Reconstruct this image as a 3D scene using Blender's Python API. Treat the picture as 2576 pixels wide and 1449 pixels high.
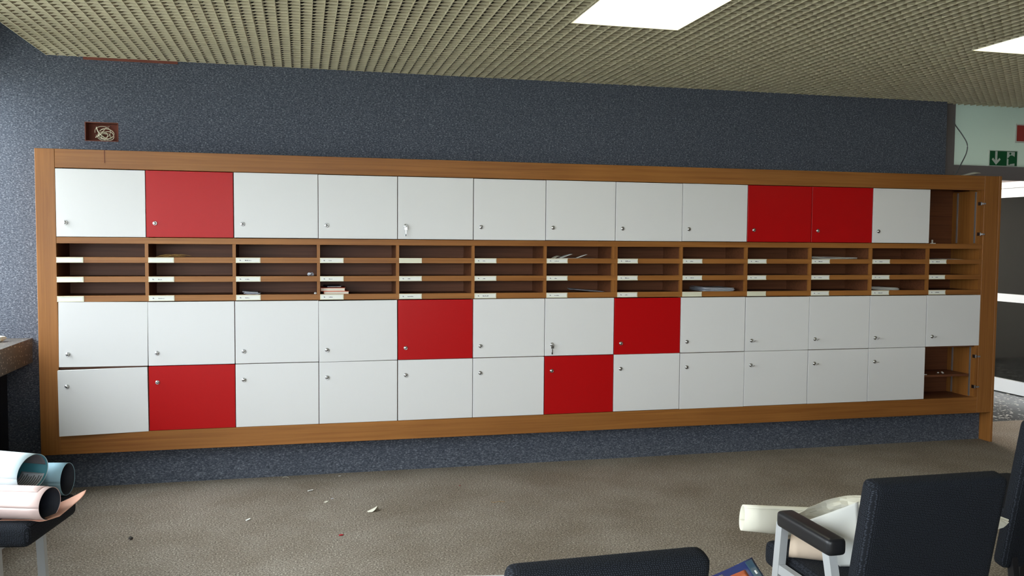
import bpy, bmesh, math, random
from mathutils import Vector, Matrix
random.seed(7)
for o in list(bpy.data.objects): bpy.data.objects.remove(o, do_unlink=True)
S = bpy.context.scene
COL = S.collection

# ------------------------------------------------------------------ camera
F, YAW, PIT, ROL = 2183.513, 0.2361, -0.0544, 0.0076
CAM = Vector((1.3582, -5.3805, 1.4673))
_r = Vector((math.cos(YAW), -math.sin(YAW), 0)); _f = Vector((math.sin(YAW), math.cos(YAW), 0)); _u = Vector((0, 0, 1))
_fw = math.cos(PIT)*_f + math.sin(PIT)*_u; _up = -math.sin(PIT)*_f + math.cos(PIT)*_u
_rt = math.cos(ROL)*_r + math.sin(ROL)*_up; _up2 = -math.sin(ROL)*_r + math.cos(ROL)*_up
cd = bpy.data.cameras.new('camera'); cam = bpy.data.objects.new('camera', cd); COL.objects.link(cam)
cd.sensor_width = 36; cd.lens = 36*F/2576; cd.clip_start = 0.05; cd.clip_end = 200
cam.matrix_world = Matrix(((_rt.x, _up2.x, -_fw.x, CAM.x), (_rt.y, _up2.y, -_fw.y, CAM.y), (_rt.z, _up2.z, -_fw.z, CAM.z), (0, 0, 0, 1)))
S.camera = cam
def ray(px, py): return _fw + _rt*((px-1288)/F) - _up2*((py-724.5)/F)
def onz(px, py, z):
    d = ray(px, py); return CAM + d*((z-CAM.z)/d.z)
def ony(px, py, y):
    d = ray(px, py); return CAM + d*((y-CAM.y)/d.y)

# ------------------------------------------------------------------ sky, light, exposure
w = bpy.data.worlds.new('overcast_sky'); S.world = w; w.use_nodes = True
nt = w.node_tree; nt.nodes.clear()
out = nt.nodes.new('ShaderNodeOutputWorld'); bg = nt.nodes.new('ShaderNodeBackground')
tc = nt.nodes.new('ShaderNodeTexCoord'); sx = nt.nodes.new('ShaderNodeSeparateXYZ'); rp = nt.nodes.new('ShaderNodeValToRGB')
nt.links.new(tc.outputs['Generated'], sx.inputs[0]); nt.links.new(sx.outputs['Z'], rp.inputs[0])
nt.links.new(rp.outputs[0], bg.inputs[0]); nt.links.new(bg.outputs[0], out.inputs[0])
rp.color_ramp.elements[0].position = 0.0; rp.color_ramp.elements[0].color = (0.53, 0.565, 0.60, 1)
rp.color_ramp.elements[1].position = 1.0; rp.color_ramp.elements[1].color = (0.83, 0.865, 0.90, 1)
bg.inputs[1].default_value = 14.5
def portal(name, loc, rot, sx_, sy_):
    l = bpy.data.lights.new(name, 'AREA'); l.shape = 'RECTANGLE'; l.size = sx_; l.size_y = sy_; l.cycles.is_portal = True
    o = bpy.data.objects.new(name, l); COL.objects.link(o); o.location = loc; o.rotation_euler = rot
ROOM_Y0 = -8.5           # rear wall of the room
WINS = [(-.46, .28), (-3.9, -1.12), (-8.3, -4.2)]      # window bands in the left wall (y from, y to); unseen pier after the first added to dim the left doors
for a, b in WINS: portal('window_light_portal', (-0.61, (a+b)/2, 1.66), (0, -math.pi/2, 0), 1.58, b-a)
portal('added_rear_window_portal', (1.25, ROOM_Y0-.05, 1.66), (math.pi/2, 0, math.pi), 2.9, 1.5)
portal('corridor_light_portal', (3.8, 3.98, 1.35), (-math.pi/2, 0, 0), 3.4, 2.3)
S.view_settings.view_transform = 'Standard'; S.view_settings.look = 'None'
S.view_settings.gamma = 1; S.view_settings.use_curve_mapping = False
S.view_settings.exposure = 0.36

# ------------------------------------------------------------------ materials
def lin(c):
    return tuple(((v/255)/12.92 if v/255 <= .04045 else ((v/255+.055)/1.055)**2.4) for v in c) + (1,)
def mat(name, rgb, rough=.5, metal=0, spec=.5, emit=None, es=0):
    m = bpy.data.materials.new(name); m.use_nodes = True; b = m.node_tree.nodes['Principled BSDF']
    b.inputs['Base Color'].default_value = lin(rgb); b.inputs['Roughness'].default_value = rough
    b.inputs['Metallic'].default_value = metal; b.inputs['Specular IOR Level'].default_value = spec
    if emit: b.inputs['Emission Color'].default_value = lin(emit); b.inputs['Emission Strength'].default_value = es
    return m
def ramp(nt, stops, src):
    r = nt.nodes.new('ShaderNodeValToRGB'); e = r.color_ramp.elements
    while len(e) < len(stops): e.new(.5)
    for k, (p, c) in enumerate(stops): e[k].position = p; e[k].color = lin(c)
    nt.links.new(src, r.inputs[0]); return r.outputs[0]
def noise(nt, scale, detail=2, rough=.5, vec=None, dist=0):
    n = nt.nodes.new('ShaderNodeTexNoise'); n.inputs['Scale'].default_value = scale
    n.inputs['Detail'].default_value = detail; n.inputs['Roughness'].default_value = rough; n.inputs['Distortion'].default_value = dist
    if vec: nt.links.new(vec, n.inputs['Vector'])
    return n.outputs['Fac']
def wpos(nt, scale=(1, 1, 1)):
    t = nt.nodes.new('ShaderNodeTexCoord'); mp = nt.nodes.new('ShaderNodeMapping'); mp.inputs['Scale'].default_value = scale
    nt.links.new(t.outputs['Object'], mp.inputs[0]); return mp.outputs[0]
def bump(nt, b, h, strength, dist=.002):
    n = nt.nodes.new('ShaderNodeBump'); n.inputs['Strength'].default_value = strength; n.inputs['Distance'].default_value = dist
    nt.links.new(h, n.inputs['Height']); nt.links.new(n.outputs[0], b.inputs['Normal'])
def mul(nt, a, b_, fac=1.0):
    x = nt.nodes.new('ShaderNodeMix'); x.data_type = 'RGBA'; x.blend_type = 'MULTIPLY'; x.inputs[0].default_value = fac
    nt.links.new(a, x.inputs[6]); nt.links.new(b_, x.inputs[7]); return x.outputs[2]
def speckle(name, stops, scale, rough=.95, bmp=.5, patch=None, vscale=(1, 1, 1), sheen=0):
    m = mat(name, (128, 128, 128), rough, spec=.15); n = m.node_tree; b = n.nodes['Principled BSDF']
    v = wpos(n, vscale); f = noise(n, scale, 3, .75, v)
    c = ramp(n, stops, f)
    if patch:
        c = mul(n, c, ramp(n, [(.35, patch), (.65, (255, 255, 255))], noise(n, 1.7, 3, .6, v)))
    b.inputs['Sheen Weight'].default_value = sheen; b.inputs['Sheen Roughness'].default_value = .35
    n.links.new(c, b.inputs['Base Color']); bump(n, b, f, bmp, .003)
    return m
def wood(name, axis, c1, c2, rough=.42):
    m = mat(name, c1, rough, spec=.36); n = m.node_tree; b = n.nodes['Principled BSDF']
    sc = [55, 55, 55]; sc[axis] = 1.3
    v = wpos(n, sc); f = noise(n, 1.0, 5, .62, v, .6)
    c = ramp(n, [(.30, c2), (.52, c1), (.72, tuple(min(255, int(x*1.08)) for x in c1))], f)
    f2 = noise(n, .9, 2, .5, wpos(n)); c = mul(n, c, ramp(n, [(.3, (222, 214, 205)), (.7, (255, 255, 255))], f2))
    n.links.new(c, b.inputs['Base Color']); bump(n, b, f, .08, .001)
    return m
M = {}
M['wall'] = speckle('blue_needle_felt', [(.30, (46, 50, 58)), (.44, (76, 81, 92)), (.56, (92, 97, 108)), (.70, (146, 151, 161))], 165, bmp=.5, sheen=1.0, vscale=(.55, 1, 1))
M['carpet'] = speckle('flecked_floor_carpet', [(.30, (44, 40, 35)), (.43, (132, 124, 114)), (.57, (162, 153, 141)), (.68, (238, 230, 214))], 118, bmp=1.0, patch=(226, 222, 216))
WC1, WC2 = (163, 108, 53), (146, 92, 41)
M['wood_h'] = wood('oak_veneer_horizontal', 0, WC1, WC2)
M['wood_v'] = wood('oak_veneer_vertical', 2, WC1, WC2)
M['wood_y'] = wood('oak_veneer_depth', 1, WC1, WC2)
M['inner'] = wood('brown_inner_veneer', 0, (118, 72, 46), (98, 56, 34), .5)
M['white'] = mat('white_melamine', (229, 228, 228), .5, spec=.12)
M['red'] = mat('red_melamine', (182, 10, 14), .33, spec=.25)
M['edge'] = mat('door_edge', (196, 190, 182), .5)
M['chrome'] = mat('lock_steel', (205, 205, 205), .22, 1)
M['darkslot'] = mat('keyhole', (25, 25, 25), .5)
M['holder'] = mat('ivory_plastic', (226, 223, 200), .4)
M['card'] = mat('name_card', (236, 236, 230), .7)
M['ink'] = mat('print', (96, 96, 100), .8)
M['alu'] = mat('silver_strip', (190, 190, 192), .35, .8)
M['plastic'] = mat('white_plastic', (226, 226, 222), .4)
M['louvre'] = mat('ceiling_louvre_paint', (190, 182, 156), .6, spec=.3)
M['plenum'] = mat('plenum_dark', (34, 32, 26), .9)
M['ceilwhite'] = mat('ceiling_paint', (205, 204, 198), .8)
M['lamp'] = mat('light_diffuser', (255, 252, 235), .5, emit=(255, 249, 216), es=3.0)
M['lamp_added'] = mat('added_corridor_diffuser', (255, 246, 236), .5, emit=(255, 240, 226), es=24.0)
M['lampside'] = mat('light_housing', (240, 236, 214), .5)
M['frame_grey'] = mat('partition_frame', (120, 113, 112), .55)
M['winframe'] = mat('window_frame', (150, 152, 155), .5)
M['dark_wall'] = mat('dark_panel', (40, 48, 62), .8)
M['room_wall'] = mat('room_wall_paint', (90, 86, 80), .85)
M['corr_wall'] = mat('corridor_paint', (206, 206, 200), .85)
M['doorframe'] = mat('white_aluminium', (226, 230, 234), .35)
M['ground'] = mat('outside_ground', (176, 176, 168), .95)
M['recess'] = mat('recess_brown', (120, 66, 52), .85)
M['cable'] = mat('cream_cable', (214, 206, 182), .5)
M['wire'] = mat('grey_cable', (110, 112, 112), .5)
M['paper'] = mat('white_paper', (236, 236, 232), .75)
M['paper_b'] = mat('bluish_paper', (208, 212, 222), .75)
M['paper_w'] = mat('cream_paper', (232, 228, 212), .75)
M['paper_beige'] = mat('beige_paper', (226, 204, 182), .75)
M['redscrap'] = mat('red_scrap', (170, 30, 40), .8)
M['pebble'] = mat('dark_crumb', (62, 58, 56), .8)
M['straw'] = mat('straw', (170, 130, 66), .8)
M['orange'] = mat('orange_cover', (214, 96, 60), .6)
M['pages'] = mat('book_pages', (228, 220, 204), .8)
M['navy'] = mat('navy_cover', (34, 42, 66), .5)
M['green'] = mat('sign_green', (12, 92, 50), .5)
M['signwhite'] = mat('sign_white', (206, 212, 204), .5)
M['signred'] = mat('sign_red', (168, 60, 54), .5)
M['map_blue'] = mat('pale_blue_map_back', (206, 224, 232), .6)
M['map_blue2'] = mat('blue_map_back', (140, 176, 192), .6)
M['map_teal'] = mat('teal_map_print', (70, 140, 156), .6)
M['map_grey'] = mat('grey_map_print', (120, 116, 122), .6)
M['map_pink'] = mat('pink_map_back', (232, 206, 202), .65)
M['salmon'] = mat('salmon_map_back', (198, 148, 126), .65)
M['dark_lining'] = mat('dark_map_print', (36, 40, 52), .7)
M['mag_blue'] = mat('magazine_blue', (30, 52, 118), .35)
M['mag_orange'] = mat('magazine_orange', (206, 104, 62), .35)
M['mag_teal'] = mat('magazine_teal', (44, 78, 100), .35)
M['mag_yellow'] = mat('magazine_yellow', (196, 160, 40), .35)
M['metal_grey'] = mat('grey_lacquered_steel', (186, 188, 190), .4, .1)
M['armpad'] = mat('black_vinyl', (30, 30, 33), .38)
# frosted glass: light scatters through it
def frosted():
    m = bpy.data.materials.new('frosted_glass'); m.use_nodes = True; n = m.node_tree; n.nodes.clear()
    o = n.nodes.new('ShaderNodeOutputMaterial'); tr = n.nodes.new('ShaderNodeBsdfTranslucent'); gl = n.nodes.new('ShaderNodeBsdfDiffuse')
    mx = n.nodes.new('ShaderNodeMixShader'); mx.inputs[0].default_value = .35
    tr.inputs[0].default_value = lin((214, 226, 218)); gl.inputs[0].default_value = lin((150, 160, 154))
    n.links.new(tr.outputs[0], mx.inputs[1]); n.links.new(gl.outputs[0], mx.inputs[2]); n.links.new(mx.outputs[0], o.inputs[0]); return m
M['frost'] = frosted()
def clear(name, tint, refl):
    m = bpy.data.materials.new(name); m.use_nodes = True; n = m.node_tree; n.nodes.clear()
    o = n.nodes.new('ShaderNodeOutputMaterial'); tr = n.nodes.new('ShaderNodeBsdfTransparent'); gl = n.nodes.new('ShaderNodeBsdfGlossy')
    mx = n.nodes.new('ShaderNodeMixShader'); mx.inputs[0].default_value = refl
    tr.inputs[0].default_value = lin(tint); gl.inputs[0].default_value = (.9, .9, .9, 1); gl.inputs[1].default_value = .06
    n.links.new(tr.outputs[0], mx.inputs[1]); n.links.new(gl.outputs[0], mx.inputs[2]); n.links.new(mx.outputs[0], o.inputs[0]); return m
M['glass'] = clear('window_glass', (250, 252, 251), .05)
M['doorglass'] = clear('tinted_door_glass', (120, 140, 135), .12)
# terrazzo: dark matrix with pale chips
def terrazzo(name, base, chip, scale, rough, thr):
    m = mat(name, base, rough, spec=.5); n = m.node_tree; b = n.nodes['Principled BSDF']
    vo = n.nodes.new('ShaderNodeTexVoronoi'); vo.inputs['Scale'].default_value = scale; n.links.new(wpos(n), vo.inputs['Vector'])
    c = n.nodes.new('ShaderNodeSeparateColor'); n.links.new(vo.outputs['Color'], c.inputs[0])
    sub = n.nodes.new('ShaderNodeMath'); sub.operation = 'SUBTRACT'; n.links.new(c.outputs[0], sub.inputs[0]); n.links.new(vo.outputs['Distance'], sub.inputs[1])
    col = ramp(n, [(thr, base), (thr+.05, chip)], sub.outputs[0]); n.links.new(col, b.inputs['Base Color']); return m
M['terrazzo'] = terrazzo('corridor_terrazzo', (70, 74, 76), (220, 220, 212), 34, .22, .42)
M['sill'] = terrazzo('sill_terrazzo', (92, 88, 84), (196, 190, 178), 60, .45, .62)
# upholstery: dark navy cloth with a raster of pale dots
def fabric():
    m = mat('dotted_navy_fabric', (30, 33, 42), .9, spec=.2); n = m.node_tree; b = n.nodes['Principled BSDF']
    t = n.nodes.new('ShaderNodeTexCoord')
    q = n.nodes.new('ShaderNodeSeparateXYZ'); n.links.new(t.outputs['Object'], q.inputs[0])
    def add(i, k):
        mu = n.nodes.new('ShaderNodeMath'); mu.operation = 'MULTIPLY_ADD'; n.links.new(q.outputs['Y'], mu.inputs[0]); mu.inputs[1].default_value = k; n.links.new(q.outputs[i], mu.inputs[2]); return mu.outputs[0]
    cb_ = n.nodes.new('ShaderNodeCombineXYZ'); n.links.new(add('X', .9), cb_.inputs[0]); n.links.new(add('Z', .9), cb_.inputs[1])
    v = n.nodes.new('ShaderNodeTexVoronoi'); v.voronoi_dimensions = '2D'; v.inputs['Scale'].default_value = 190; v.inputs['Randomness'].default_value = .3
    n.links.new(cb_.outputs[0], v.inputs['Vector'])
    c = ramp(n, [(.10, (72, 77, 88)), (.25, (23, 25, 30))], v.outputs['Distance'])
    n.links.new(c, b.inputs['Base Color']); bump(n, b, noise(n, 400, 2, .6, t.outputs['Object']), .3, .001); return m
M['fabric'] = fabric()

# ------------------------------------------------------------------ mesh helpers
def obj(name, verts, faces, m, parent=None, smooth=False, loc=(0, 0, 0)):
    me = bpy.data.meshes.new(name); me.from_pydata([tuple(v) for v in verts], [], faces); me.materials.append(m if not isinstance(m, str) else M[m])
    bmx = bmesh.new(); bmx.from_mesh(me); bmesh.ops.recalc_face_normals(bmx, faces=bmx.faces); bmx.to_mesh(me); bmx.free()
    if smooth:
        for p in me.polygons: p.use_smooth = True
    o = bpy.data.objects.new(name, me); COL.objects.link(o); o.location = loc
    if parent: o.parent = parent
    return o
def link(name, me, parent=None, loc=(0, 0, 0), rot=(0, 0, 0), scale=(1, 1, 1)):
    o = bpy.data.objects.new(name, me); COL.objects.link(o); o.location = loc; o.rotation_euler = rot; o.scale = scale
    if parent: o.parent = parent
    return o
def bxv(x0, x1, y0, y1, z0, z1):
    return [(x0, y0, z0), (x1, y0, z0), (x1, y1, z0), (x0, y1, z0), (x0, y0, z1), (x1, y0, z1), (x1, y1, z1), (x0, y1, z1)]
BXF = [(0, 3, 2, 1), (4, 5, 6, 7), (0, 1, 5, 4), (1, 2, 6, 5), (2, 3, 7, 6), (3, 0, 4, 7)]
def boxes(name, bs, m, parent=None):
    v, f = [], []
    for b in bs:
        k = len(v); v += bxv(*b); f += [tuple(i+k for i in q) for q in BXF]
    return obj(name, v, f, m, parent)
def bevbox(name, b, m, parent=None, r=.002, seg=1, smooth=False):
    bm = bmesh.new(); bmesh.ops.create_cube(bm, size=1)
    x0, x1, y0, y1, z0, z1 = b
    for v in bm.verts:
        v.co = Vector(((x0+x1)/2+v.co.x*(x1-x0), (y0+y1)/2+v.co.y*(y1-y0), (z0+z1)/2+v.co.z*(z1-z0)))
    bmesh.ops.bevel(bm, geom=bm.edges[:], offset=r, segments=seg, affect='EDGES', profile=.5)
    me = bpy.data.meshes.new(name); bm.to_mesh(me); bm.free(); me.materials.append(M[m])
    if smooth:
        for p in me.polygons: p.use_smooth = True
    return link(name, me, parent)
def tube_geo(pts, r, n=8, closed=False):
    pts = [Vector(p) for p in pts]; V, Fc = [], []
    up = Vector((0.13, 0.21, .97))
    for i, p in enumerate(pts):
        a = pts[max(i-1, 0)]; b = pts[min(i+1, len(pts)-1)]; t = (b-a).normalized()
        s = t.cross(up); s = s.normalized() if s.length > 1e-4 else t.cross(Vector((1, 0, 0))).normalized()
        q = s.cross(t)
        rr = r[i] if isinstance(r, (list, tuple)) else r
        for k in range(n):
            c = 2*math.pi*k/n; V.append(p+s*(math.cos(c)*rr)+q*(math.sin(c)*rr))
    for i in range(len(pts)-1):
        for k in range(n): Fc.append((i*n+k, i*n+(k+1) % n, (i+1)*n+(k+1) % n, (i+1)*n+k))
    Fc.append(tuple(range(n-1, -1, -1))); Fc.append(tuple((len(pts)-1)*n+k for k in range(n)))
    return V, Fc
def tube(name, pts, r, m, parent=None, n=8):
    v, f = tube_geo(pts, r, n); return obj(name, v, f, m, parent, True)
def catmull(P, k=8):
    P = [Vector(p) for p in P]; R = []
    for i in range(len(P)-1):
        a, b, c, d = P[max(i-1, 0)], P[i], P[i+1], P[min(i+2, len(P)-1)]
        for j in range(k):
            t = j/k; R.append(.5*((2*b)+(c-a)*t+(2*a-5*b+4*c-d)*t*t+(3*b-a-3*c+d)*t**3))
    R.append(P[-1]); return R
def sheet(name, grid, m, parent=None, thick=.0012, k=5, jit=0):
    """curved sheet through a grid of control points, smoothed and given thickness"""
    rows = [catmull(r, k) for r in grid]; cols = [catmull([r[j] for r in rows], k) for j in range(len(rows[0]))]
    nu, nv = len(cols), len(cols[0]); V = [p+Vector((random.uniform(-jit, jit), random.uniform(-jit, jit), random.uniform(-jit, jit))) for c in cols for p in c]; Fc = []
    for i in range(nu-1):
        for j in range(nv-1): Fc.append((i*nv+j, i*nv+j+1, (i+1)*nv+j+1, (i+1)*nv+j))
    o = obj(name, V, Fc, m, parent, not jit)
    md = o.modifiers.new('thickness', 'SOLIDIFY'); md.thickness = thick; md.offset = 0
    return o
def polysheet(name, pts, y, th, m, parent=None):
    """flat prism in the xz plane, front at y, given thickness towards the back"""
    n = len(pts); V = [(x, y, z) for x, z in pts]+[(x, y+th, z) for x, z in pts]
    Fc = [tuple(range(n)), tuple(range(2*n-1, n-1, -1))]+[(i, i+n, (i+1) % n+n, (i+1) % n) for i in range(n)]
    return obj(name, V, Fc, m, parent)
def empty(name, loc=(0, 0, 0)):
    o = bpy.data.objects.new(name, None); COL.objects.link(o); o.location = loc; o.empty_display_size = .1; return o
def tag(o, label, cat, group=None):
    o['label'] = label; o['category'] = cat
    if group: o['group'] = group
    return o
def struct(o, label=None, cat=None):
    o['kind'] = 'structure'
    if label: o['label'] = label
    if cat: o['category'] = cat
    return o

# ------------------------------------------------------------------ the setting
XR = 8.13; HC = 2.539; WY = .31
struct(boxes('floor', [(-.62, XR+2, ROOM_Y0, .62, -.2, 0)], 'carpet'), 'beige brown flecked carpet floor of the room', 'floor')
struct(boxes('floor_corridor', [(2.0, XR+2, .62, 4.0, -.2, 0)], 'terrazzo'), 'dark terrazzo corridor floor with pale chips beyond the room', 'floor')
hx0, hx1, hz0, hz1 = .091, .277, 2.045, 2.159
struct(boxes('wall_back', [(-.62, hx0, WY, WY+.12, 0, 2.95), (hx1, 6.11, WY, WY+.12, 0, 2.95), (hx0, hx1, WY, WY+.12, 0, hz0), (hx0, hx1, WY, WY+.12, hz1, 2.95), (hx0, hx1, WY+.085, WY+.12, hz0, hz1)], 'wall'),
       'back wall covered in blue grey flecked felt behind the locker wall', 'wall')
struct(boxes('wall_left', [(-.62, -.361, ROOM_Y0, WY, 0, .72), (-.62, -.50, ROOM_Y0, WY, 2.45, 2.95), (-.62, -.50, WINS[0][1], WY, .865, 2.45), (-.62, -.50, WINS[1][1], WINS[0][0], .865, 2.45), (-.62, -.50, WINS[2][1], WINS[1][0], .865, 2.45), (-.62, -.50, ROOM_Y0, WINS[2][0], .865, 2.45)], 'dark_wall'), 'dark parapet under the window ledge with lintel above', 'wall')  # includes the unseen pier added to block light from the leftmost doors
struct(boxes('wall_right', [(XR, XR+.1, ROOM_Y0, 1.2, 0, 2.95), (XR, XR+.1, 2.3, 4.1, 0, 2.95), (XR, XR+.1, 1.2, 2.3, 2.08, 2.95), (XR+1.4, XR+1.5, .4, 4.1, 0, 2.95), (XR+.1, XR+1.5, .3, .4, 0, 2.95)], 'frame_grey'), 'grey wall of the passage holding the glass door', 'wall')
struct(boxes('wall_rear', [(-.62, XR+.1, ROOM_Y0-.1, ROOM_Y0, 0, .9), (-.62, XR+.1, ROOM_Y0-.1, ROOM_Y0, 2.42, 2.95), (-.62, -.2, ROOM_Y0-.1, ROOM_Y0, .9, 2.42), (2.70, XR+.1, ROOM_Y0-.1, ROOM_Y0, .9, 2.42)], 'room_wall'), 'plain wall opposite the locker wall', 'wall')
struct(boxes('wall_corridor', [(1.9, XR+1.5, 4.0, 4.1, 0, .2), (1.9, XR+1.5, 4.0, 4.1, 2.5, 2.95), (1.9, 2.1, 4.0, 4.1, .2, 2.5), (5.5, XR+1.5, 4.0, 4.1, .2, 2.5), (1.9, 2.0, .43, 4.1, 0, 2.95)], 'corr_wall'), 'pale corridor wall behind the glass partition', 'wall')

# louvre ceiling: egg-crate blades under a dark plenum
CX0, CX1, CY0, CY1 = -.107, XR, ROOM_Y0, WY
CS, BH, BT = .056, .034, .0035
LAMPS = [(2.648, 3.208), (4.972, 5.532)]; LY0, LY1 = -2.46, -1.234
ceil = struct(boxes('ceiling', [(-.62, XR+2, ROOM_Y0, 4.1, 2.90, 2.95), (CX0, XR, CY0, CY1+.1, 2.70, 2.72), (2.0, XR+2, .47, 4.1, 2.60, 2.62)], 'plenum'), 'olive beige open grid louvre ceiling', 'ceiling')
ubm = bpy.data.meshes.new('louvre_blade'); ubm.from_pydata(bxv(-.5, .5, -.5, .5, 0, 1), [], BXF); ubm.materials.append(M['louvre'])
ix0 = [round((x-CX0)/CS) for x, _ in LAMPS]
nx = int((CX1-CX0)/CS)+1; ny = int((CY1-CY0)/CS)
for i in range(nx):
    x = CX0+i*CS; segs = [(CY0, CY1)]
    for a, b in LAMPS:
        if a-.01 < x < b+.01: segs = [(CY0, LY0-.006), (LY1+.006, CY1)]
    if x > 6.11: segs = [(a, b if b < CY1 else .395) for a, b in segs]
    for a, b in segs: link('louvre_blade', ubm, ceil, (x, (a+b)/2, HC), (0, 0, 0), (BT, b-a, BH))
def cross_mesh(x0, x1):
    # thin blade along x, notched beside every long blade so dark gaps stand in for cell shade
    V, Fc = [], []; i0 = int(math.floor((x0-CX0)/CS+1e-6)); prof = []
    i = i0
    while CX0+i*CS < x1-1e-6:
        xa = CX0+i*CS
        for dx, h in ((.0, .0055), (.20*CS, .0055), (.48*CS, .017), (.97*CS, .022), (.98*CS, .0055)):
            if x0-1e-6 <= xa+dx <= x1+1e-6: prof.append((xa+dx, h))
        i += 1
    prof.append((x1, .0055))
    for x, h in prof:
        for y, z in ((-BT/2, 0), (BT/2, 0), (BT/2, h), (-BT/2, h)): V.append((x, y, z))
    for k in range(len(prof)-1):
        for q in range(4): Fc.append((k*4+q, (k+1)*4+q, (k+1)*4+(q+1) % 4, k*4+(q+1) % 4))
    me = bpy.data.meshes.new('cross_blade'); me.from_pydata(V, [], Fc); me.materials.append(M['louvre'])
    bq = bmesh.new(); bq.from_mesh(me); bmesh.ops.recalc_face_normals(bq, faces=bq.faces); bq.to_mesh(me); bq.free(); return me
CM = {}
for j in range(ny+2):
    y = CY1-.02-j*CS+CS
    if y > CY1: segs = [(6.12, CX1)]
    else: segs = [(CX0, CX1)]
    if LY0-.01 < y < LY1+.01:
        xs = [CX0]+[v for ab in LAMPS for v in ab]+[CX1]; segs = [(xs[k], xs[k+1]) for k in range(0, len(xs), 2)]
    for sg_ in segs:
        if sg_ not in CM: CM[sg_] = cross_mesh(*sg_)
        link('cross_blade', CM[sg_], ceil, (0, y, HC+.0005))
def ceiling_lamp(x0, x1, label):
    e = empty('ceiling_light', ((x0+x1)/2, (LY0+LY1)/2, HC)); tag(e, label, 'light', 'recessed ceiling lights')
    hw, hl = (x1-x0)/2, (LY1-LY0)/2; t = .004
    boxes('housing', [(-hw-t, -hw, -hl, hl, 0, .05), (hw, hw+t, -hl, hl, 0, .05), (-hw-t, hw+t, -hl-t, -hl, 0, .05), (-hw-t, hw+t, hl, hl+t, 0, .05), (-hw-t, hw+t, -hl-t, hl+t, .05, .06)], 'lampside', e)
    boxes('diffuser', [(-hw, hw, -hl, hl, .036, .046)], 'lamp', e)
ceiling_lamp(*LAMPS[0], 'bright recessed square ceiling light above the middle of the locker wall')
ceiling_lamp(*LAMPS[1], 'bright recessed ceiling light nearest the emergency exit sign')

# window front on the left
sill = boxes('window_sill', [(-.62, -.22, ROOM_Y0, WY, .72, .865)], 'sill'); tag(sill, 'dark speckled stone window ledge left of the locker wall', 'window sill')
for nm, (a, b) in zip(('window_1', 'window_4', 'window_6'), WINS):
    win = struct(boxes(nm, [(-.60, -.53, a, b, .865, .92), (-.60, -.53, a, b, 2.39, 2.45)], 'winframe'), 'long window front above the stone ledge', 'window')
    n = max(1, round((b-a)/1.3)); st = (b-a)/n
    for k in range(n+1): boxes('mullion', [(-.60, -.53, max(a, a+k*st-.03), min(b, a+k*st+.03), .92, 2.39)], 'winframe', win)
    for k in range(n): boxes('pane', [(-.566, -.562, a+k*st+.03, a+k*st+st-.03, .92, 2.39)], 'glass', win)
w5 = struct(boxes('added_rear_window', [(-.2, 2.70, ROOM_Y0-.08, ROOM_Y0-.02, .9, .96), (-.2, 2.70, ROOM_Y0-.08, ROOM_Y0-.02, 2.36, 2.42)]+[(x-.03, x+.03, ROOM_Y0-.08, ROOM_Y0-.02, .96, 2.36) for x in (-.17, 1.25, 2.67)], 'winframe'), 'unseen window front added opposite the locker wall to light its doors', 'window')  # unseen window, added as frontal light to even out the doors
for a, b in ((-.14, 1.22), (1.28, 2.64)): boxes('pane', [(a, b, ROOM_Y0-.052, ROOM_Y0-.048, .96, 2.36)], 'glass', w5)
struct(boxes('ground', [(-60, -.7, -60, 40, -1.4, -1.2), (-.7, 60, -60, ROOM_Y0-.3, -1.4, -1.2)], 'ground'), 'ground outside the window', 'ground')
# corridor window
w2 = struct(boxes('window_2', [(2.1, 5.5, 4.02, 4.08, .2, .26), (2.1, 5.5, 4.02, 4.08, 2.44, 2.5)]+[(x-.03, x+.03, 4.02, 4.08, .26, 2.44) for x in (2.13, 3.25, 4.35, 5.47)], 'winframe'), 'corridor window behind the partition', 'window')
for a, b in ((2.16, 3.22), (3.28, 4.32), (4.38, 5.44)): boxes('pane', [(a, b, 4.048, 4.052, .26, 2.44)], 'glass', w2)
cl = tag(empty('added_corridor_light', (6.9, 2.3, 2.585)), 'unseen square ceiling light added to brighten the corridor behind the frosted transom', 'light')  # unseen light added to brighten the terrazzo, door rails and transom
boxes('housing', [(-.62, .62, -.32, .32, -.03, 0)], 'lampside', cl); boxes('diffuser', [(-.6, .6, -.3, .3, -.036, -.03)], 'lamp_added', cl)
# glass partition with frosted transom
part = struct(boxes('trim_1', [(6.11, 6.245, .38, .46, 0, 2.56), (6.245, XR, .38, .46, 1.975, 2.078), (6.245, XR, .375, .38, 2.02, 2.026)], 'frame_grey'), 'grey partition post and beam under the frosted transom', 'partition')
t2 = struct(boxes('window_3', [(6.245, XR, .415, .423, 2.078, 2.60)], 'frost'), 'frosted glass transom above the passage', 'window')
# glass door in the passage wall
gd = struct(empty('door_1', (XR, 1.75, 0)), 'white framed glass door with dark tinted panes beyond the locker wall', 'door')
DX = -.03
boxes('top_rail', [(DX, .03, -.55, .55, 1.928, 2.016), (DX, .03, -.55, .55, 2.020, 2.08)], 'doorframe', gd)
boxes('middle_rail', [(DX, .03, -.55, .55, .903, .980)], 'doorframe', gd)
boxes('bottom_rail', [(DX, .03, -.55, .55, .008, .136)], 'doorframe', gd)
for s in (-1, 1): boxes('stile', [(DX-.002, .032, s*.55-.04, s*.55+.04, .008, 2.08)], 'doorframe', gd)
boxes('pane', [(-.004, .004, -.52, .52, .13, .91)], 'doorglass', gd); boxes('pane', [(-.004, .004, -.52, .52, .975, 1.935)], 'doorglass', gd)
# strip of bare wall under the ceiling
struct(boxes('trim_2', [(.09, .62, WY-.006, WY+.01, 2.526, 2.56)], 'recess'), 'bare brown strip of wall below the ceiling edge', 'trim')

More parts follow.
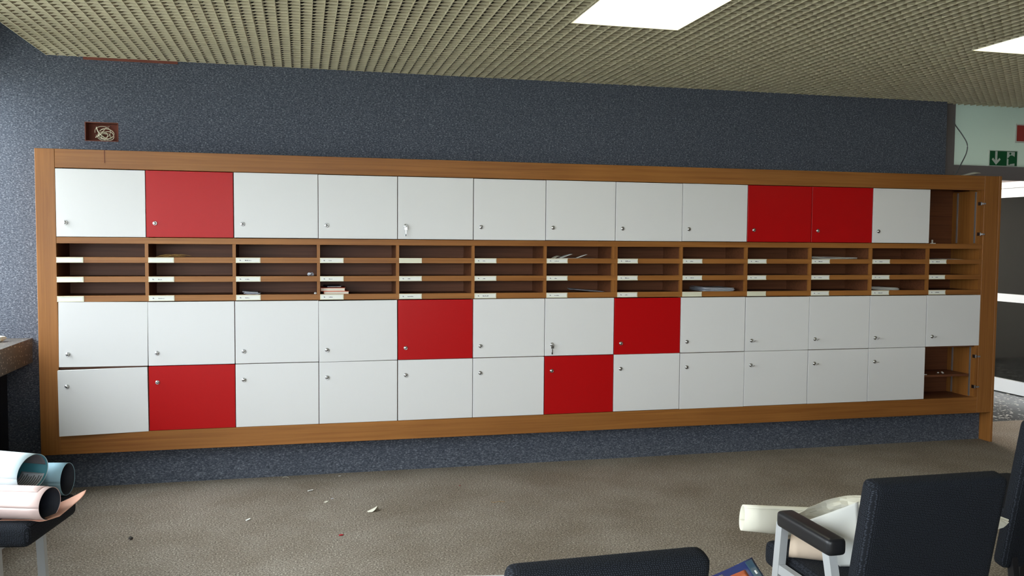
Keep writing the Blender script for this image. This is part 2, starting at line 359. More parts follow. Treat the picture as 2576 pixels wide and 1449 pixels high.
# ------------------------------------------------------------------ the locker wall
B = [0, .476, .960, 1.447, 1.925, 2.400, 2.872, 3.346, 3.818, 4.296, 4.785, 5.267, 5.737, 6.194]
L, R = -.1026, 6.338
ZT, ZA, ZB, ZD, ZE, ZO = 1.9651, 1.8597, 1.4334, .7214, .3394, .2223
SH = [(1.3231, 1.3560), (1.2116, 1.2446), (1.1005, 1.1350)]
CBX = (3.1, 0, 0)
cab = tag(empty('locker_cabinet'), 'long oak framed wall of white and red lockers with pigeonholes between', 'cabinet')
bevbox('left_stile', (L, 0, 0, .03, ZO, ZT), 'wood_v', cab, .0015)
bevbox('top_rail', (0, 6.194, .001, .03, ZA, ZT), 'wood_h', cab, .0015)
bevbox('bottom_rail', (0, 6.194, .001, .03, ZO, ZE), 'wood_h', cab, .0015)
bevbox('right_stile', (6.194, 6.316, 0, .03, ZO, ZT), 'wood_v', cab, .0015)
bevbox('end_panel', (6.317, R, -.003, WY, 0, ZT+.001), 'wood_v', cab, .0015)
boxes('side_panel', [(L, L+.02, .03, WY, ZO, ZT-.001)], 'wood_v', cab)
boxes('top_panel', [(L+.02, 6.316, .03, WY, ZT-.022, ZT-.001)], 'wood_h', cab)
boxes('back_panel', [(-.001, 6.316, .290, .302, ZO+.001, ZT-.022)], 'inner', cab)
boxes('base_panel', [(0, 6.194, .03, .29, ZE-.022, ZE-.002)], 'inner', cab)
boxes('plinth', [(L, 6.316, .106, .12, 0, ZO+.005)], 'wall', cab)['label'] = 'recessed plinth covered in blue grey felt'
boxes('plinth_top', [(L, 6.316, .03, .29, ZO+.001, ZO+.015)], 'wood_h', cab)
bevbox('middle_rail', (0, 6.194, .001, .03, ZB, 1.469), 'wood_h', cab, .0012)
boxes('locker_floor', [(0, 6.194, .03, .29, 1.451, 1.467)], 'inner', cab)
boxes('locker_floor', [(0, 6.194, .022, .29, ZD-.009, ZD+.009)], 'inner', cab)
for z0, z1 in SH:
    s = bevbox('shelf', (0, 6.194, .001, .02, z0, z1), 'wood_h', cab, .001)
    boxes('shelf_board', [(0, 6.194, .02, .29, z1-.02, z1-.004)], 'inner', s)
def divider(x0, x1):
    d = boxes('divider', [(x0, x1, .022, .29, ZE-.002, ZA)], 'inner', cab)
    for z0, z1 in ((SH[0][1], ZB), (SH[1][1], SH[0][0]), (SH[2][1], SH[1][0])):
        boxes('front_edge', [(x0-.001, x1+.001, .003, .022, z0, z1)], 'wood_v', d)
for k in range(1, 13):
    if k == 7: divider(B[k]-.018, B[k]-.0015); divider(B[k]+.0015, B[k]+.018)
    else: divider(B[k]-.0085, B[k]+.0085)
boxes('end_divider', [(6.170, 6.192, .006, .29, ZE-.002, ZA)], 'wood_v', cab)
boxes('end_divider', [(-.02, -.001, .03, .29, ZE-.002, ZA)], 'inner', cab)

# lock: shared meshes
def ring_mesh(name, prof, n, m):
    V, Fc = [], []
    for (r, y) in prof:
        for k in range(n): a = 2*math.pi*k/n; V.append((r*math.cos(a), y, r*math.sin(a)))
    for i in range(len(prof)-1):
        for k in range(n): Fc.append((i*n+k, i*n+(k+1) % n, (i+1)*n+(k+1) % n, (i+1)*n+k))
    Fc.append(tuple((len(prof)-1)*n+k for k in range(n)))
    me = bpy.data.meshes.new(name); me.from_pydata(V, [], Fc); me.materials.append(M[m])
    b = bmesh.new(); b.from_mesh(me); bmesh.ops.recalc_face_normals(b, faces=b.faces); b.to_mesh(me); b.free()
    for p in me.polygons: p.use_smooth = True
    return me
LOCK = ring_mesh('lock', [(.0135, 0), (.0135, -.004), (.0115, -.0075), (.0095, -.008), (.0088, -.006), (.0085, -.010), (.004, -.0115)], 14, 'chrome')
SLOT = bpy.data.meshes.new('keyhole'); SLOT.from_pydata(bxv(-.0012, .0012, -.0125, -.010, -.005, .005), [], BXF); SLOT.materials.append(M['darkslot'])
def key_mesh(hang):
    v, f = [], []
    def add(b):
        k = len(v); v.extend(bxv(*b)); f.extend([tuple(i+k for i in q) for q in BXF])
    if hang:
        add((-.001, .001, -.026, -.010, -.004, .004)); add((-.009, .009, -.020, -.018, -.024, -.006)); add((-.003, .003, -.019, -.016, -.062, -.026)); add((-.006, .002, -.019, -.016, -.062, -.050))
    else:
        add((-.001, .001, -.022, -.010, -.004, .004)); add((-.0012, .0012, -.042, -.022, -.010, .010))
    me = bpy.data.meshes.new('key'); me.from_pydata(v, [], f); me.materials.append(M['chrome']); return me
KEYH, KEYS = key_mesh(True), key_mesh(False)
ROWZ = {1: (1.4725, ZA-.004), 2: (ZD+.002, 1.0955), 3: (ZE+.002, ZD-.002)}
RED = {(1, 1), (1, 9), (1, 10), (2, 4), (2, 7), (3, 1), (3, 6)}
for row in (1, 2, 3):
    z0, z1 = ROWZ[row]
    for c in range(13):
        if c == 12 and row != 2: continue
        x0, x1 = B[c]+.0022, B[c+1]-.0022
        jx, jz = random.uniform(-.0008, .0008), random.uniform(-.0012, .0012)
        wdt, hgt = x1-x0, z1-z0
        # origin on the hinge side (right edge)
        me_o = bevbox('door', (-wdt, 0, 0, .018, 0, hgt), 'red' if (row, c) in RED else 'white', cab, .0012)
        me_o.location = (x1+jx, 0, z0+jz)
        if (row, c) in RED: me_o['label'] = 'glossy red locker door with round lock'
        if (row, c) == (3, 0): me_o.rotation_euler = (0, math.radians(-.35), math.radians(4.2)); me_o['label'] = 'white locker door hanging slightly ajar'; me_o.location.z -= .004
        if (row, c) == (2, 0): me_o.rotation_euler = (0, math.radians(.55), math.radians(.9)); me_o.location.x += .001
        if (row, c) == (2, 3): me_o.rotation_euler = (0, math.radians(-.25), math.radians(.5))
        lx = -wdt+.047; lz = {1: .080, 2: .073, 3: hgt-.094}[row]
        lk = link('lock', LOCK, me_o, (lx, 0, lz))
        link('keyhole', SLOT, me_o, (lx, 0, lz), (0, random.choice((0, .4, 1.2, -.5)), 0))
        if (row, c) in ((1, 4), (2, 6)): link('key', KEYH, me_o, (lx, 0, lz))
        if (row, c) in ((2, 9), (2, 10), (2, 11), (2, 12), (3, 10), (3, 11), (3, 9)): link('key', KEYS, me_o, (lx, 0, lz), (0, random.uniform(.9, 1.6), 0))

# name-card holders
blank = {(0, 4), (2, 8), (2, 9), (0, 0), (1, 0), (2, 0), (0, 1)}
for r, (z0, z1) in enumerate(SH):
    for c in range(13):
        x = B[c]+(.009 if c else -.001)+(.010 if c == 7 else 0); wd = .140; zc = (z0+z1)/2
        if c == 12 and r == 1: wd = .132
        h = boxes('label_holder', [(x, x+wd, -.002, .001, z0+.001, z1-.001), (x, x+wd, -.005, -.002, z0+.001, z0+.006), (x, x+wd, -.005, -.002, z1-.006, z1-.001)], 'holder', cab)
        if (r, c) in ((0, 4), (2, 8), (2, 9)): continue
        boxes('name_card', [(x+.006, x+wd-.006, -.0028, -.002, z0+.0062, z1-.0062)], 'card', h)
        if (r, c) in blank: continue
        # faded print: too small to read in the photograph
        bs = []; boxes('card_number', [(x+.022, x+.0255, -.0031, -.0028, zc-.003, zc+.003), (x+.0245, x+.030, -.0031, -.0028, zc-.003, zc)], 'ink', h); px = x+.052; n = random.randint(4, 9)
        for q in range(n):
            hh = random.choice((.0022, .0026, .0036)); bs.append((px, px+.0042, -.0031, -.0028, zc-.003, zc-.003+hh*(.5+random.random()))); px += .0041
        boxes('card_name', bs, 'ink', h)
# open compartments at the right end: shelf strips, hinge plates, loose shelf
for zz0, zz1 in ((1.475, 1.850), (ZE+.003, ZD-.012)):
    for y in (.055, .235): boxes('shelf_strip', [(6.1665, 6.170, y-.007, y+.007, zz0, zz1)], 'alu', cab)
for z in (1.763, 1.541, .643, .418):
    hp = boxes('hinge_plate', [(6.160, 6.172, -.004, .022, z-.012, z+.012)], 'chrome', cab)
    boxes('hinge_arm', [(6.176, 6.200, -.010, -.003, z-.006, z+.006)], 'chrome', hp)
boxes('loose_shelf', [(5.748, 6.150, .045, .275, .492, .508)], 'inner', cab)
bk = boxes('lock_bracket', [(5.792, 5.834, .05, .062, 1.4675, 1.474), (5.803, 5.811, .05, .058, 1.474, 1.497)], 'plastic', cab)
boxes('lock_bracket', [(5.760, 5.795, .048, .06, .5085, .514), (5.762, 5.770, .048, .056, .514, .545)], 'plastic', cab)
for (x, y, z) in ((5.95, .12, .511), (5.975, .10, .511), (6.0, .14, .511), (5.80, .10, ZE+.0015)):
    tag(boxes('plastic_pin', [(x-.006, x+.006, y-.003, y+.003, z-.0035, z+.003)], 'plastic'), 'tiny white plastic pin on the loose shelf of the open bottom locker' if z > .4 else 'tiny white plastic pin on the floor of the open bottom locker', 'pin', 'plastic pins in the open compartment')
# saw cut and crack marks on the frame
boxes('saw_cut', [(.2585, .2615, -.0004, .002, 1.892, ZT)], 'recess', cab)

# ------------------------------------------------------------------ things in the pigeonholes
def slot(c, r): return SH[r][1]-.004
def leafstack(name, label, x0, x1, z, n, m, y0=.03, y1=.25, seed=1, cat='paper', group=None, rise=0):
    rnd = random.Random(seed); zz = z
    if n > 1:
        e = empty(name, ((x0+x1)/2, (y0+y1)/2, z))
    for k in range(n):
        a = rnd.uniform(-.05, .05); dx = rnd.uniform(-.012, .012); cx, cy = (x0+x1)/2+dx, (y0+y1)/2
        hw, hd = (x1-x0)/2, (y1-y0)/2; g = []
        for i in range(4):
            row = []
            for j in range(4):
                u, v = -1+2*i/3, -1+2*j/3
                X = u*hw*math.cos(a)-v*hd*math.sin(a); Y = u*hw*math.sin(a)+v*hd*math.cos(a)
                row.append((cx+X, cy+Y, zz+.002+rise*(1-u)/2*(.4+.6*rnd.random())+abs(u)*.001*k))
            g.append(row)
        if n > 1:
            g = [[Vector(p)-Vector(e.location) for p in r_] for r_ in g]; sheet('leaf', g, m, e, .0022)
        else: e = sheet(name, g, m, None, .0016)
        zz += .0045
    return tag(e, label, cat, group)
def book(name, label, x0, x1, y0, y1, z0, z1, cover, rot=0):
    e = empty(name, ((x0+x1)/2, (y0+y1)/2, z0)); hw, hd, h = (x1-x0)/2, (y1-y0)/2, z1-z0
    t = .0022
    boxes('cover', [(-hw, hw, -hd, hd, 0, t), (-hw, hw, -hd, hd, h-t, h), (-hw, -hw+t, -hd, hd, t, h-t)], cover, e)
    boxes('page_block', [(-hw+t, hw-.004, -hd+.003, hd-.003, t, h-t)], 'pages', e)
    e.rotation_euler = (0, 0, rot); return tag(e, label, 'book')
zf = slot(0, 2)
book('hardback_book', 'lower of two orange hardback books, lying on the pigeonhole shelf', 1.475, 1.628, .03, .24, zf, zf+.019, 'orange', .03)
book('hardback_book', 'upper of two orange hardback books, lying on the other one', 1.462, 1.610, .03, .24, zf+.019, zf+.040, 'orange', -.02)
book('dark_notebook', 'dark navy notebook lying on top of the two orange books', 1.49, 1.58, .10, .26, zf+.040, zf+.048, 'navy', .12)
leafstack('paper_stack', 'few white and grey leaflets in the pigeonhole beside the orange books', 1.01, 1.10, zf, 3, 'paper_b', .036, .17, 3, rise=.012)
leafstack('paper_stack', 'thick stack of pale magazines, second bottom pigeonhole left of the crumpled leaflets', 4.01, 4.23, zf, 5, 'paper_b', .036, .27, 4, rise=.006)
leafstack('paper_stack', 'stack of slanted white leaflets in a bottom pigeonhole near the open lockers', 5.29, 5.52, zf, 4, 'paper', .036, .25, 5, rise=.012)
leafstack('paper_sheet', 'grey curved paper sheet alone in a bottom pigeonhole', 3.10, 3.30, zf, 1, 'paper_b', .10, .28, 6, rise=.02)
z1_ = slot(0, 0)
leafstack('paper_stack', 'flat stack of white papers filling a top pigeonhole below a red door', 4.815, 5.185, z1_, 3, 'paper', .042, .26, 7, rise=.01)
leafstack('paper_sheet', 'single white sheet in the top pigeonhole at the open locker end', 5.88, 6.10, z1_, 1, 'paper', .036, .25, 8, rise=.006)
leafstack('paper_sheet', 'flat white sheet poking out under crumpled paper scraps', 2.98, 3.25, z1_, 1, 'paper', .042, .21, 18, rise=.003)
def crumple(name, label, c, s, m, seed, cat='paper scrap', group=None, flat=.6):
    rnd = random.Random(seed); bm = bmesh.new(); bmesh.ops.create_icosphere(bm, subdivisions=2, radius=s)
    for v in bm.verts: v.co *= rnd.uniform(.55, 1.15); v.co.z *= flat
    zmin = min(v.co.z for v in bm.verts)
    for v in bm.verts: v.co.z -= zmin
    me = bpy.data.meshes.new(name); bm.to_mesh(me); bm.free(); me.materials.append(M[m])
    o = link(name, me, None, c); return tag(o, label, cat, group)
def fold(name, label, c, s, m, seed, ang, tilt, group=None, cat='paper scrap'):
    rnd = random.Random(seed); g = []
    for i in range(3):
        row = []
        for j in range(3):
            u, v = (i-1)*s, (j-1)*s*.55
            X = u*math.cos(ang)-v*math.sin(ang); Y = u*math.sin(ang)+v*math.cos(ang)
            row.append((c[0]+X, c[1]+Y, c[2]+.001+max(0, (i/2)*tilt*s*(1 if i else 0))+rnd.uniform(0, .15)*s*(1 if i else .1)))
        g.append(row)
    return tag(sheet(name, g, m, None, .0012, 3), label, cat, group)
fold('paper_scrap', 'largest folded white paper scrap standing in a top pigeonhole', (3.03, .085, z1_+.004), .045, 'paper', 1, .3, .5, 'paper scraps in the top pigeonhole')
fold('paper_scrap', 'upright white paper scrap next to the divider in a top pigeonhole', (3.14, .075, z1_+.004), .035, 'paper', 2, -.1, .6, 'paper scraps in the top pigeonhole')
fold('paper_scrap', 'small cream scrap at the name card of the littered top pigeonhole', (2.96, .065, z1_+.001), .03, 'paper_w', 5, .6, .5, 'paper scraps in the top pigeonhole')
crumple('paper_ball', 'tiny white paper ball at the divider beside the orange books', (1.428, .03, zf), .008, 'paper', 3, flat=1)
crumple('crumpled_wrapper', 'small dark crumpled wrapper in a middle pigeonhole', (1.40, .10, slot(0, 1)), .022, 'paper_b', 4)
# straw on the second pigeonhole
e = tag(empty('straw_bundle', (.58, .02, z1_)), 'few dry straw fibres lying over the shelf edge', 'straw')
rs = random.Random(5)
for k in range(9):
    x = rs.uniform(-.06, .04); tube('fibre', catmull([(x, .01+rs.uniform(0, .04), .0050), (x+.04, rs.uniform(0, .03), .009+rs.uniform(0, .012)), (x+.10, rs.uniform(0, .05), .0050+rs.uniform(0, .006))], 4), .0011, 'straw', e, 4)

# ------------------------------------------------------------------ wall recess with cables, signs, wire
bx0 = boxes('recess_box', [(hx0, hx0+.004, WY-.001, WY+.085, hz0, hz1), (hx1-.004, hx1, WY-.001, WY+.085, hz0, hz1), (hx0, hx1, WY-.001, WY+.085, hz0, hz0+.004), (hx0, hx1, WY-.001, WY+.085, hz1-.004, hz1), (hx0, hx1, WY+.08, WY+.085, hz0, hz1)], 'recess')
tag(bx0, 'open brown junction recess in the felt wall above the lockers', 'wall box')
cb = tag(empty('cable_coil', (.19, WY, 2.10)), 'tangle of cream cables coiled in the open wall recess', 'cable')
rc = random.Random(11)
for k in range(6):
    cx, cz, rr, sq = rc.uniform(-.01, .045), rc.uniform(-.025, .005), rc.uniform(.025, .045), rc.uniform(.55, .9); ph = rc.uniform(0, 6)
    pts = [(cx+rr*math.cos(ph+t*.45), .02+.012*k/2+.006*math.sin(t), cz+sq*rr*math.sin(ph+t*.45)) for t in range(14)]
    tube('cable_loop', catmull(pts, 3), .0024, 'cable', cb, 6)
tube('cable_end', catmull([(-.038, .02, .032), (-.030, .015, .008), (-.010, .02, -.018), (.02, .03, -.040)], 5), .0036, 'cable', cb, 6)
tube('cable_end', catmull([(-.045, .02, -.03), (-.015, .015, -.012), (.012, .03, .028), (.03, .07, .045)], 5), .0028, 'cable', cb, 6)
ex0, ex1, ez0, ez1 = 6.587, 6.853, 2.080, 2.206; SY = .405
sg = tag(empty('exit_sign', (ex0, SY, ez0)), 'green emergency exit sign with white arrow and running figure on the frosted glass', 'sign')
wS, hS = ex1-ex0, ez1-ez0
boxes('sign_plate', [(0, wS, 0, .010, 0, hS)], 'signwhite', sg)
boxes('green_field', [(.006, wS-.006, -.001, .002, .006, hS-.006)], 'green', sg)
polysheet('arrow', [(.055, .118), (.075, .118), (.075, .046), (.094, .066), (.106, .054), (.065, .012), (.024, .054), (.036, .066), (.055, .046)], -.0022, .0015, 'signwhite', sg)
boxes('door_symbol', [(.165, .238, -.002, .001, .008, .116)], 'signwhite', sg)
man = [(.192, .088), (.212, .088), (.226, .072), (.232, .080), (.238, .074), (.226, .060), (.216, .070), (.211, .052), (.222, .036), (.246, .036), (.246, .028), (.216, .028), (.204, .044), (.188, .012), (.178, .018), (.196, .056), (.200, .074), (.190, .076), (.182, .062), (.168, .062), (.168, .069), (.179, .070)]
bmv = bmesh.new(); vs = [bmv.verts.new((x, 0, z)) for x, z in man]; fc = bmv.faces.new(vs); bmesh.ops.triangulate(bmv, faces=[fc])
mm = bpy.data.meshes.new('running_figure'); bmv.to_mesh(mm); bmv.free(); mm.materials.append(M['green']); rf = link('running_figure', mm, sg, (0, -.0032, 0))
sd = rf.modifiers.new('thickness', 'SOLIDIFY'); sd.thickness = .0012
polysheet('head', [(.194+.009*math.cos(a*.5236), .102+.009*math.sin(a*.5236)) for a in range(12)], -.0036, .0015, 'green', sg)
rsn = tag(empty('fire_sign', (6.826, SY, 2.270)), 'red sign with pale border on the frosted glass beside the exit sign', 'sign')
boxes('sign_plate', [(0, .21, 0, .010, 0, .15)], 'signwhite', rsn); boxes('red_field', [(.012, .198, -.001, .002, .013, .137)], 'signred', rsn)
P = [ony(2399, 296, .378), ony(2402, 312, .372), ony(2420, 338, .36), ony(2433, 362, .35), ony(2431, 385, .33), ony(2418, 412, .28), ony(2405, 436, .2)]
P += [Vector((6.06, .19, ZT+.008)), Vector((5.98, .20, ZT+.006))]
tag(tube('loose_cable', catmull(P, 6), .0045, 'wire', None, 6), 'thin grey cable dangling beside the partition onto the cabinet top', 'cable')
g = [[(6.02, .02, ZT+.001), (6.08, .025, ZT+.008), (6.15, .03, ZT+.020), (6.185, .035, ZT+.022)], [(6.02, .05, ZT+.001), (6.08, .06, ZT+.014), (6.15, .065, ZT+.030), (6.20, .07, ZT+.026)], [(6.03, .10, ZT+.001), (6.09, .11, ZT+.010), (6.15, .11, ZT+.022), (6.19, .11, ZT+.016)]]
tag(sheet('curled_paper', g, 'paper_w', None, .002), 'curled cream paper lying on top of the cabinet beside the cable', 'paper')

# ------------------------------------------------------------------ chairs
def cushion(name, w, d, h, m, parent, loc, rot=(0, 0, 0), r=.025):
    bm = bmesh.new(); bmesh.ops.create_cube(bm, size=1)
    for v in bm.verts: v.co = Vector((v.co.x*w, v.co.y*d, v.co.z*h))
    bmesh.ops.bevel(bm, geom=bm.edges[:], offset=r, segments=4, affect='EDGES', profile=.6)
    me = bpy.data.meshes.new(name); bm.to_mesh(me); bm.free(); me.materials.append(M[m])
    for p in me.polygons: p.use_smooth = True
    return link(name, me, parent, loc, rot)
def bar(name, a, b, w, t, m, parent):
    """rectangular bar from a to b; w across x, t in the other direction"""
    a, b = Vector(a), Vector(b); d = (b-a).normalized(); sx_ = Vector((1, 0, 0)); n = d.cross(sx_).normalized()
    V = []
    for p in (a, b):
        for (i, j) in ((-1, -1), (1, -1), (1, 1), (-1, 1)): V.append(p+sx_*(i*w/2)+n*(j*t/2))
    return obj(name, V, [(0, 1, 2, 3), (4, 7, 6, 5), (0, 4, 5, 1), (1, 5, 6, 2), (2, 6, 7, 3), (3, 7, 4, 0)], m, parent)
def make_chair(loc, rz, label, arms=True, group='dark upholstered armchairs', hb=.46, leg='metal_grey'):
    e = empty('armchair' if arms else 'upholstered_chair', loc); e.rotation_euler = (0, 0, rz); tag(e, label, 'chair', group if arms else None)
    sw = .44 if arms or leg == 'armpad' else .40; lx = sw/2-.035
    cushion('seat', sw, .50, .085, 'fabric', e, (0, 0, .415), (math.radians(2 if arms else 0), 0, 0), .03)
    cushion('backrest', .442, .066, hb, 'fabric', e, (-.006, -.306+.095*hb, .82-hb/2), (math.radians(11), 0, 0), .028)
    for s in (-1, 1):
        x = s*.247
        if arms:
            bar('front_leg', (x, .15, 0), (x, .085, .575), .026, .032, 'metal_grey', e)
            bar('rear_leg', (x, -.33, 0), (x, -.165, .575), .026, .034, 'metal_grey', e)
            bar('side_rail', (x, .09, .425), (x, -.195, .425), .022, .030, 'metal_grey', e)
            ap = cushion('armrest', .062, .285, .052, 'armpad', e, (x, -.065, .596), (0, 0, 0), .017)
        else:
            bar('front_leg', (s*lx, .135, 0), (s*lx, .118, .375), .024, .03, leg, e)
            bar('rear_leg', (s*lx, -.27, 0), (s*lx, -.20, .375), .024, .03, leg, e)
    boxes('seat_bar', [(-.24 if arms else -lx, .24 if arms else lx, -.12, -.09, .352, .376), (-.24 if arms else -lx, .24 if arms else lx, .10, .13, .352, .378)], 'metal_grey', e)
    return e
make_chair((3.088, -3.02, 0), 0, 'dark dotted armchair with white and beige papers heaped on its seat')
make_chair((4.19, -2.43, 0), -.02, 'empty dark dotted chair without arms beyond the armchair heaped with papers', arms=False, hb=.60, leg='armpad')
make_chair((1.965, -3.42, 0), .03, 'dark dotted armchair with large white sheets and a blue magazine on it')
make_chair((.202, -1.834, 0), -math.pi/2-.167, 'dark dotted chair by the window holding rolled maps', arms=False)

# papers on the armchair
# beige roll on the seat
def roll(name, label, a, b, r0, r1, m, turns=1.6, open_=0, cat='paper roll', thick=.0012, squash=(1, 1), inner=None, group=None, gap=.10):
    a, b = Vector(a), Vector(b); d = (b-a).normalized(); s = d.cross(Vector((0, 0, 1))).normalized(); u = s.cross(d); N = int(26*turns)
    V, Fc = [], []
    L_ = 6
    for i in range(L_+1):
        p = a.lerp(b, i/L_); r = r0+(r1-r0)*i/L_
        for k in range(N+1):
            t = k/N; an = 2*math.pi*turns*t+open_; rr = r*(1-gap*t)
            V.append(p+s*(math.cos(an)*rr*squash[0])+u*(math.sin(an)*rr*squash[1]))
    for i in range(L_):
        for k in range(N): Fc.append((i*(N+1)+k, i*(N+1)+k+1, (i+1)*(N+1)+k+1, (i+1)*(N+1)+k))
    o = obj(name, V, Fc, m, None, True); md = o.modifiers.new('thickness', 'SOLIDIFY'); md.thickness = thick; md.offset = -1
    if inner: o.data.materials.append(M[inner]); md.material_offset = 1
    return tag(o, label, cat, group)
roll('paper_roll', 'beige paper roll lying on the armchair seat under the white sheets', (2.885, -2.91, .497), (3.02, -3.005, .484), .046, .028, 'paper_beige', 1.3, 2.2)
roll('paper_roll', 'flattened white paper roll sticking out past the armrest', (2.785, -2.775, .545), (3.12, -2.83, .514), .045, .057, 'paper_w', 1.4, 1.0, squash=(.6, 1.0))
Z = onz
tag(sheet('paper_sheet', [[Z(2022, 1312, .57), Z(2080, 1292, .60), Z(2160, 1262, .64)], [Z(2058, 1345, .545), Z(2100, 1330, .565), Z(2160, 1310, .59)],
                          [Z(2084, 1385, .505), Z(2115, 1375, .52), Z(2160, 1370, .54)], [Z(2112, 1425, .457), Z(2135, 1425, .460), Z(2165, 1425, .466)]], 'paper'),
    'large smooth white sheet leaning from the armchair seat against its backrest', 'paper')
tag(sheet('wrapping_paper', [[Z(2002, 1295, .58), Z(2062, 1265, .605), Z(2150, 1246, .62), Vector((3.275, -2.97, .6275)), Vector((3.40, -3.02, .6275)), Z(2538, 1308, .59)],
                             [Z(2012, 1302, .565), Z(2072, 1288, .575), Z(2156, 1270, .605), Vector((3.275, -3.04, .6275)), Vector((3.40, -3.08, .6275)), Z(2530, 1322, .58)],
                             [Z(2038, 1320, .55), Z(2090, 1308, .555), Z(2160, 1292, .565), Vector((3.275, -3.11, .6275)), Vector((3.385, -3.125, .6275)), Z(2486, 1345, .56)]], 'paper_w', jit=.0028),
    'crumpled long white wrapping paper across the armchair, its tip beyond the backrest', 'paper')

# white sheets and magazine on the near armchair
def patch(c, u0, u1, v0, v1, lift, m, name, parent, n=6, curl=0):
    """curved rectangle on a four-cornered leaf c = (near left, near right, far right, far left)"""
    V, Fc = [], []
    for i in range(n+1):
        for j in range(n+1):
            u, v = u0+(u1-u0)*i/n, v0+(v1-v0)*j/n
            p = c[0]*(1-u)*(1-v)+c[1]*u*(1-v)+c[2]*u*v+c[3]*(1-u)*v; V.append(p+Vector((0, 0, lift+curl*(u*u)*(v*v))))
    for i in range(n):
        for j in range(n): Fc.append((i*(n+1)+j, (i+1)*(n+1)+j, (i+1)*(n+1)+j+1, i*(n+1)+j+1))
    o = obj(name, V, Fc, m, parent, True); md = o.modifiers.new('thickness', 'SOLIDIFY'); md.thickness = .0008; md.offset = 0; return o
c = [Vector((1.67, -3.56, .6230)), Vector((2.33, -3.595, .6230)), Vector((2.364, -3.366, .6230)), Vector((1.701, -3.264, .6230))]
ps = tag(empty('poster_sheets', (0, 0, 0)), 'large white poster sheets spread across the arms of the armchair beside the magazine', 'paper')
patch(c, 0, 1, 0, 1, 0, 'paper', 'poster', ps); patch(c, -.02, .97, .02, .985, .0025, 'paper', 'poster', ps)
c = [Vector((2.245, -3.69, .6275)), Vector((2.425, -3.66, .6275)), Vector((2.466, -3.412, .652)), Vector((2.285, -3.452, .6275))]
mg = tag(empty('magazine', (0, 0, 0)), 'blue magazine with an orange cover picture, its corner curling up over the armrest', 'magazine')
patch(c, 0, 1, 0, 1, 0, 'pages', 'pages', mg, curl=.012); patch(c, 0, 1, 0, 1, .002, 'mag_blue', 'cover', mg, curl=.012)
patch(c, .50, .80, .35, .86, .0032, 'mag_orange', 'cover_picture', mg, curl=.012); patch(c, .86, .985, .05, .97, .0032, 'mag_teal', 'cover_strip', mg, curl=.012)
patch(c, .58, .64, .55, .66, .0042, 'signred', 'cover_mark', mg, 3, .012); patch(c, .70, .76, .62, .74, .0042, 'mag_yellow', 'cover_mark', mg, 3, .012)
patch(c, .05, .46, .90, .94, .0032, 'paper_b', 'cover_line', mg, 3, .012); patch(c, .91, .94, .72, .78, .0042, 'paper', 'cover_mark', mg, 3, .012)

# rolled maps on the chair by the window
def tube_roll(name, a, ang, length, r, sq, outer, inner, parent, rise=.0):
    """open roll: outer sheet plus darker lining; axis runs back from the open end a, turned by ang degrees"""
    d = Vector((-math.cos(math.radians(ang)), math.sin(math.radians(ang)), rise)); s_ = Vector((-d.y, d.x, 0)).normalized(); a = Vector(a); n = 40
    def shell(rr, nm, m, t0=0., t1=1., a0=0., a1=2*math.pi, k=n, th=.0012):
        V, Fc = [], []
        for i in range(9):
            p = a+d*(length*(t0+(t1-t0)*i/8))
            for j in range(k+1):
                an = a0+(a1-a0)*j/k; V.append(p+s_*(math.cos(an)*rr*sq)+Vector((0, 0, math.sin(an)*rr)))
        for i in range(8):
            for j in range(k): Fc.append((i*(k+1)+j, i*(k+1)+j+1, (i+1)*(k+1)+j+1, (i+1)*(k+1)+j))
        o = obj(nm, V, Fc, m, parent, True); md = o.modifiers.new('thickness', 'SOLIDIFY'); md.thickness = th; md.offset = 0; return o
    shell(r, name, outer); shell(r*.975, 'lining', inner, .003)
    return shell, d, s_, a
Rm = tag(empty('map_roll', (.3, -1.85, .53)), 'wide pale blue map roll on top, its open end showing a printed map', 'map roll', 'rolled maps on the chair')
Rm.location = (0, 0, 0)
sh, d_, s_, a_ = tube_roll('rolled_sheet', (.370, -1.846, .588), 17, .38, .066, 1.46, 'map_blue', 'map_teal', Rm, .06)
R2 = math.radians
sh(.0630, 'map_field', 'recess', .02, .30, R2(40), R2(112), 12, .0006); sh(.0630, 'map_field', 'map_grey', .02, .30, R2(118), R2(175), 12, .0006)
tp = sh(.0630, 'text_panel', 'paper_b', .02, .26, R2(205), R2(318), 14, .0006)
for k in range(9):
    t = .035+.024*k
    sh(.0622, 'text_line', 'ink', t, t+.008, R2(212+random.uniform(0, 8)), R2(300+random.uniform(-25, 14)), 10, .0003)
Rb = tag(empty('map_roll'), 'blue map roll lying behind the wide pale roll, dark inside', 'map roll', 'rolled maps on the chair')
tube_roll('rolled_sheet', (.454, -1.705, .520), 11, .40, .0625, 1.0, 'map_blue2', 'dark_lining', Rb)
Rp = tag(empty('map_roll'), 'pink map roll with thin border lines in front of the blue ones', 'map roll', 'rolled maps on the chair')
sp, dp, s2, a2 = tube_roll('rolled_sheet', (.472, -2.022, .5165), 18, .40, .0565, 1.15, 'map_pink', 'dark_lining', Rp)
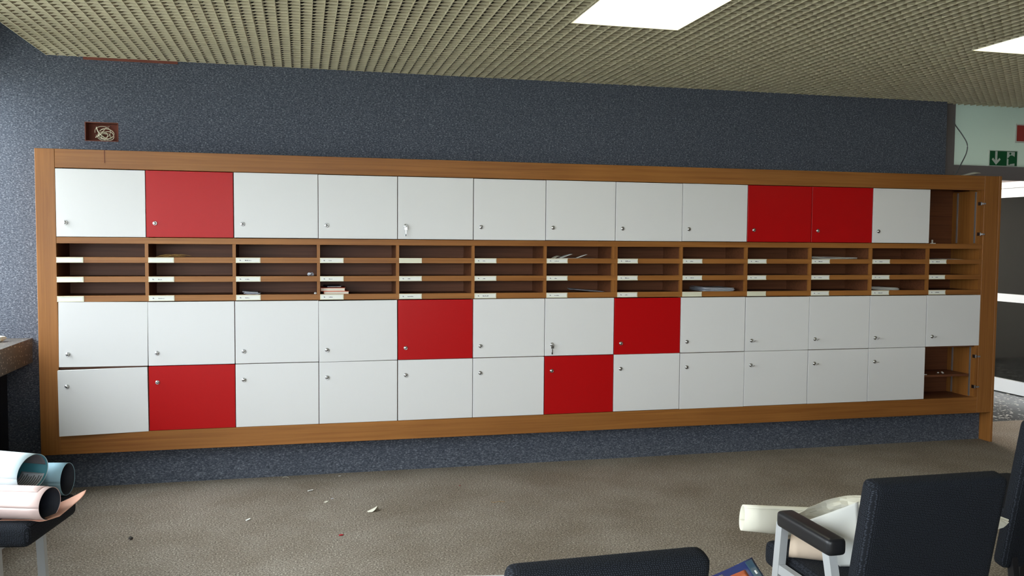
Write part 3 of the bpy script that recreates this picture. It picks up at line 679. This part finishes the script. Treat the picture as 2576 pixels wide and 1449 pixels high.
# the pink sheet wraps further along on the camera side and ends in a loose corner
sp(.0588, 'outer_leaf', 'map_pink', .06, 1., R2(60), R2(275), 24)
def border(t, an):  # point on the pink leaf
    return a2-0*dp+dp*(.62*t)+s2*(math.cos(R2(an))*.0605*1.15)+Vector((0, 0, math.sin(R2(an))*.0605))
rb = random.Random(3)
for pts in ([(.10, 150), (.14, 160), (.20, 148), (.26, 158), (.34, 150), (.42, 156)], [(.13, 165), (.12, 190), (.14, 215), (.13, 235), (.17, 252)], [(.26, 200), (.27, 225), (.29, 250)], [(.40, 215), (.44, 240), (.47, 255)]):
    tube('border_line', catmull([border(t+rb.uniform(-.006, .006), an) for t, an in pts], 6), .0009, 'ink', Rp, 4)
sheet('loose_corner', [[Vector((.30, -2.00, .4590)), Vector((.40, -2.02, .4590)), Vector((.452, -2.045, .4600)), Z(150, 1299, .466)], [Vector((.31, -1.96, .4585)), Vector((.41, -1.965, .4585)), Vector((.475, -1.93, .470)), Z(205, 1252, .505)], [Vector((.32, -1.89, .4585)), Vector((.41, -1.88, .4585)), Vector((.48, -1.87, .480)), Z(217, 1232, .515)]], 'salmon', Rp)

# ------------------------------------------------------------------ litter on the carpet
def G(px, py): p = onz(px, py, 0); return (p.x, p.y, 0.0)
g0 = G(940, 1285)
tag(sheet('paper_curl', [[(g0[0]-.03, g0[1]-.02, .001), (g0[0]-.005, g0[1]-.025, .004), (g0[0]+.015, g0[1]-.015, .022)], [(g0[0]-.035, g0[1]-.005, .001), (g0[0]-.005, g0[1]+.0, .012), (g0[0]+.024, g0[1]+.005, .026)], [(g0[0]-.02, g0[1]+.012, .001), (g0[0]+.005, g0[1]+.02, .006), (g0[0]+.028, g0[1]+.02, .002)]], 'paper_w', None, .001, 3), 'largest curled cream paper scrap on the carpet', 'paper scrap')
fold('paper_scrap', 'small white triangular paper scrap alone on the carpet near the rolled maps', G(624, 1309), .012, 'paper', 21, .4, .5)
fold('paper_scrap', 'flat white paper strip on the carpet nearest the plinth', G(781, 1235), .016, 'paper', 22, .1, .2)
fold('paper_scrap', 'short cream wooden splinter like scrap beside the flat white strip', G(821, 1263), .014, 'paper_w', 23, .9, .1)
fold('paper_scrap', 'tiny grey paper bit next to the cream splinter scrap', G(836, 1255), .007, 'paper_b', 24, .2, .2)
fold('paper_scrap', 'tiny white scrap lying against the plinth', G(854, 1198), .007, 'paper', 25, .2, .2)
crumple('red_scrap', 'torn red scrap on the carpet in front of the large curl', G(858, 1347), .012, 'redscrap', 31, 'litter', flat=.25)
crumple('red_scrap', 'tiny red crumb on the carpet close to the plinth', G(1157, 1222), .005, 'redscrap', 32, 'litter', flat=.4)
crumple('dark_crumb', 'small dark stone crumb on the carpet beside the map chair', G(329, 1357), .011, 'pebble', 33, 'litter', flat=.8)
g1 = G(717, 1203)
tag(tube('thread', catmull([(g1[0]-.015, g1[1], .002), (g1[0]-.005, g1[1]+.012, .006), (g1[0]+.012, g1[1]+.010, .004), (g1[0]+.022, g1[1]-.004, .002)], 5), .0012, 'paper_w', None, 5), 'short white thread on the carpet at the plinth', 'litter')
g2 = G(1250, 1264)
tag(tube('thread', catmull([(g2[0]-.03, g2[1]+.01, .002), (g2[0]-.01, g2[1]-.006, .003), (g2[0]+.01, g2[1]+.004, .004), (g2[0]+.03, g2[1]+.003, .002), (g2[0]+.045, g2[1]-.006, .002)], 5), .0009, 'straw', None, 5), 'thin pale straw thread on the open carpet', 'litter')
crumple('paper_scrap', 'crumpled cream paper left on the stone window ledge', (-.345, .12, .865), .042, 'paper_w', 41, flat=.55)
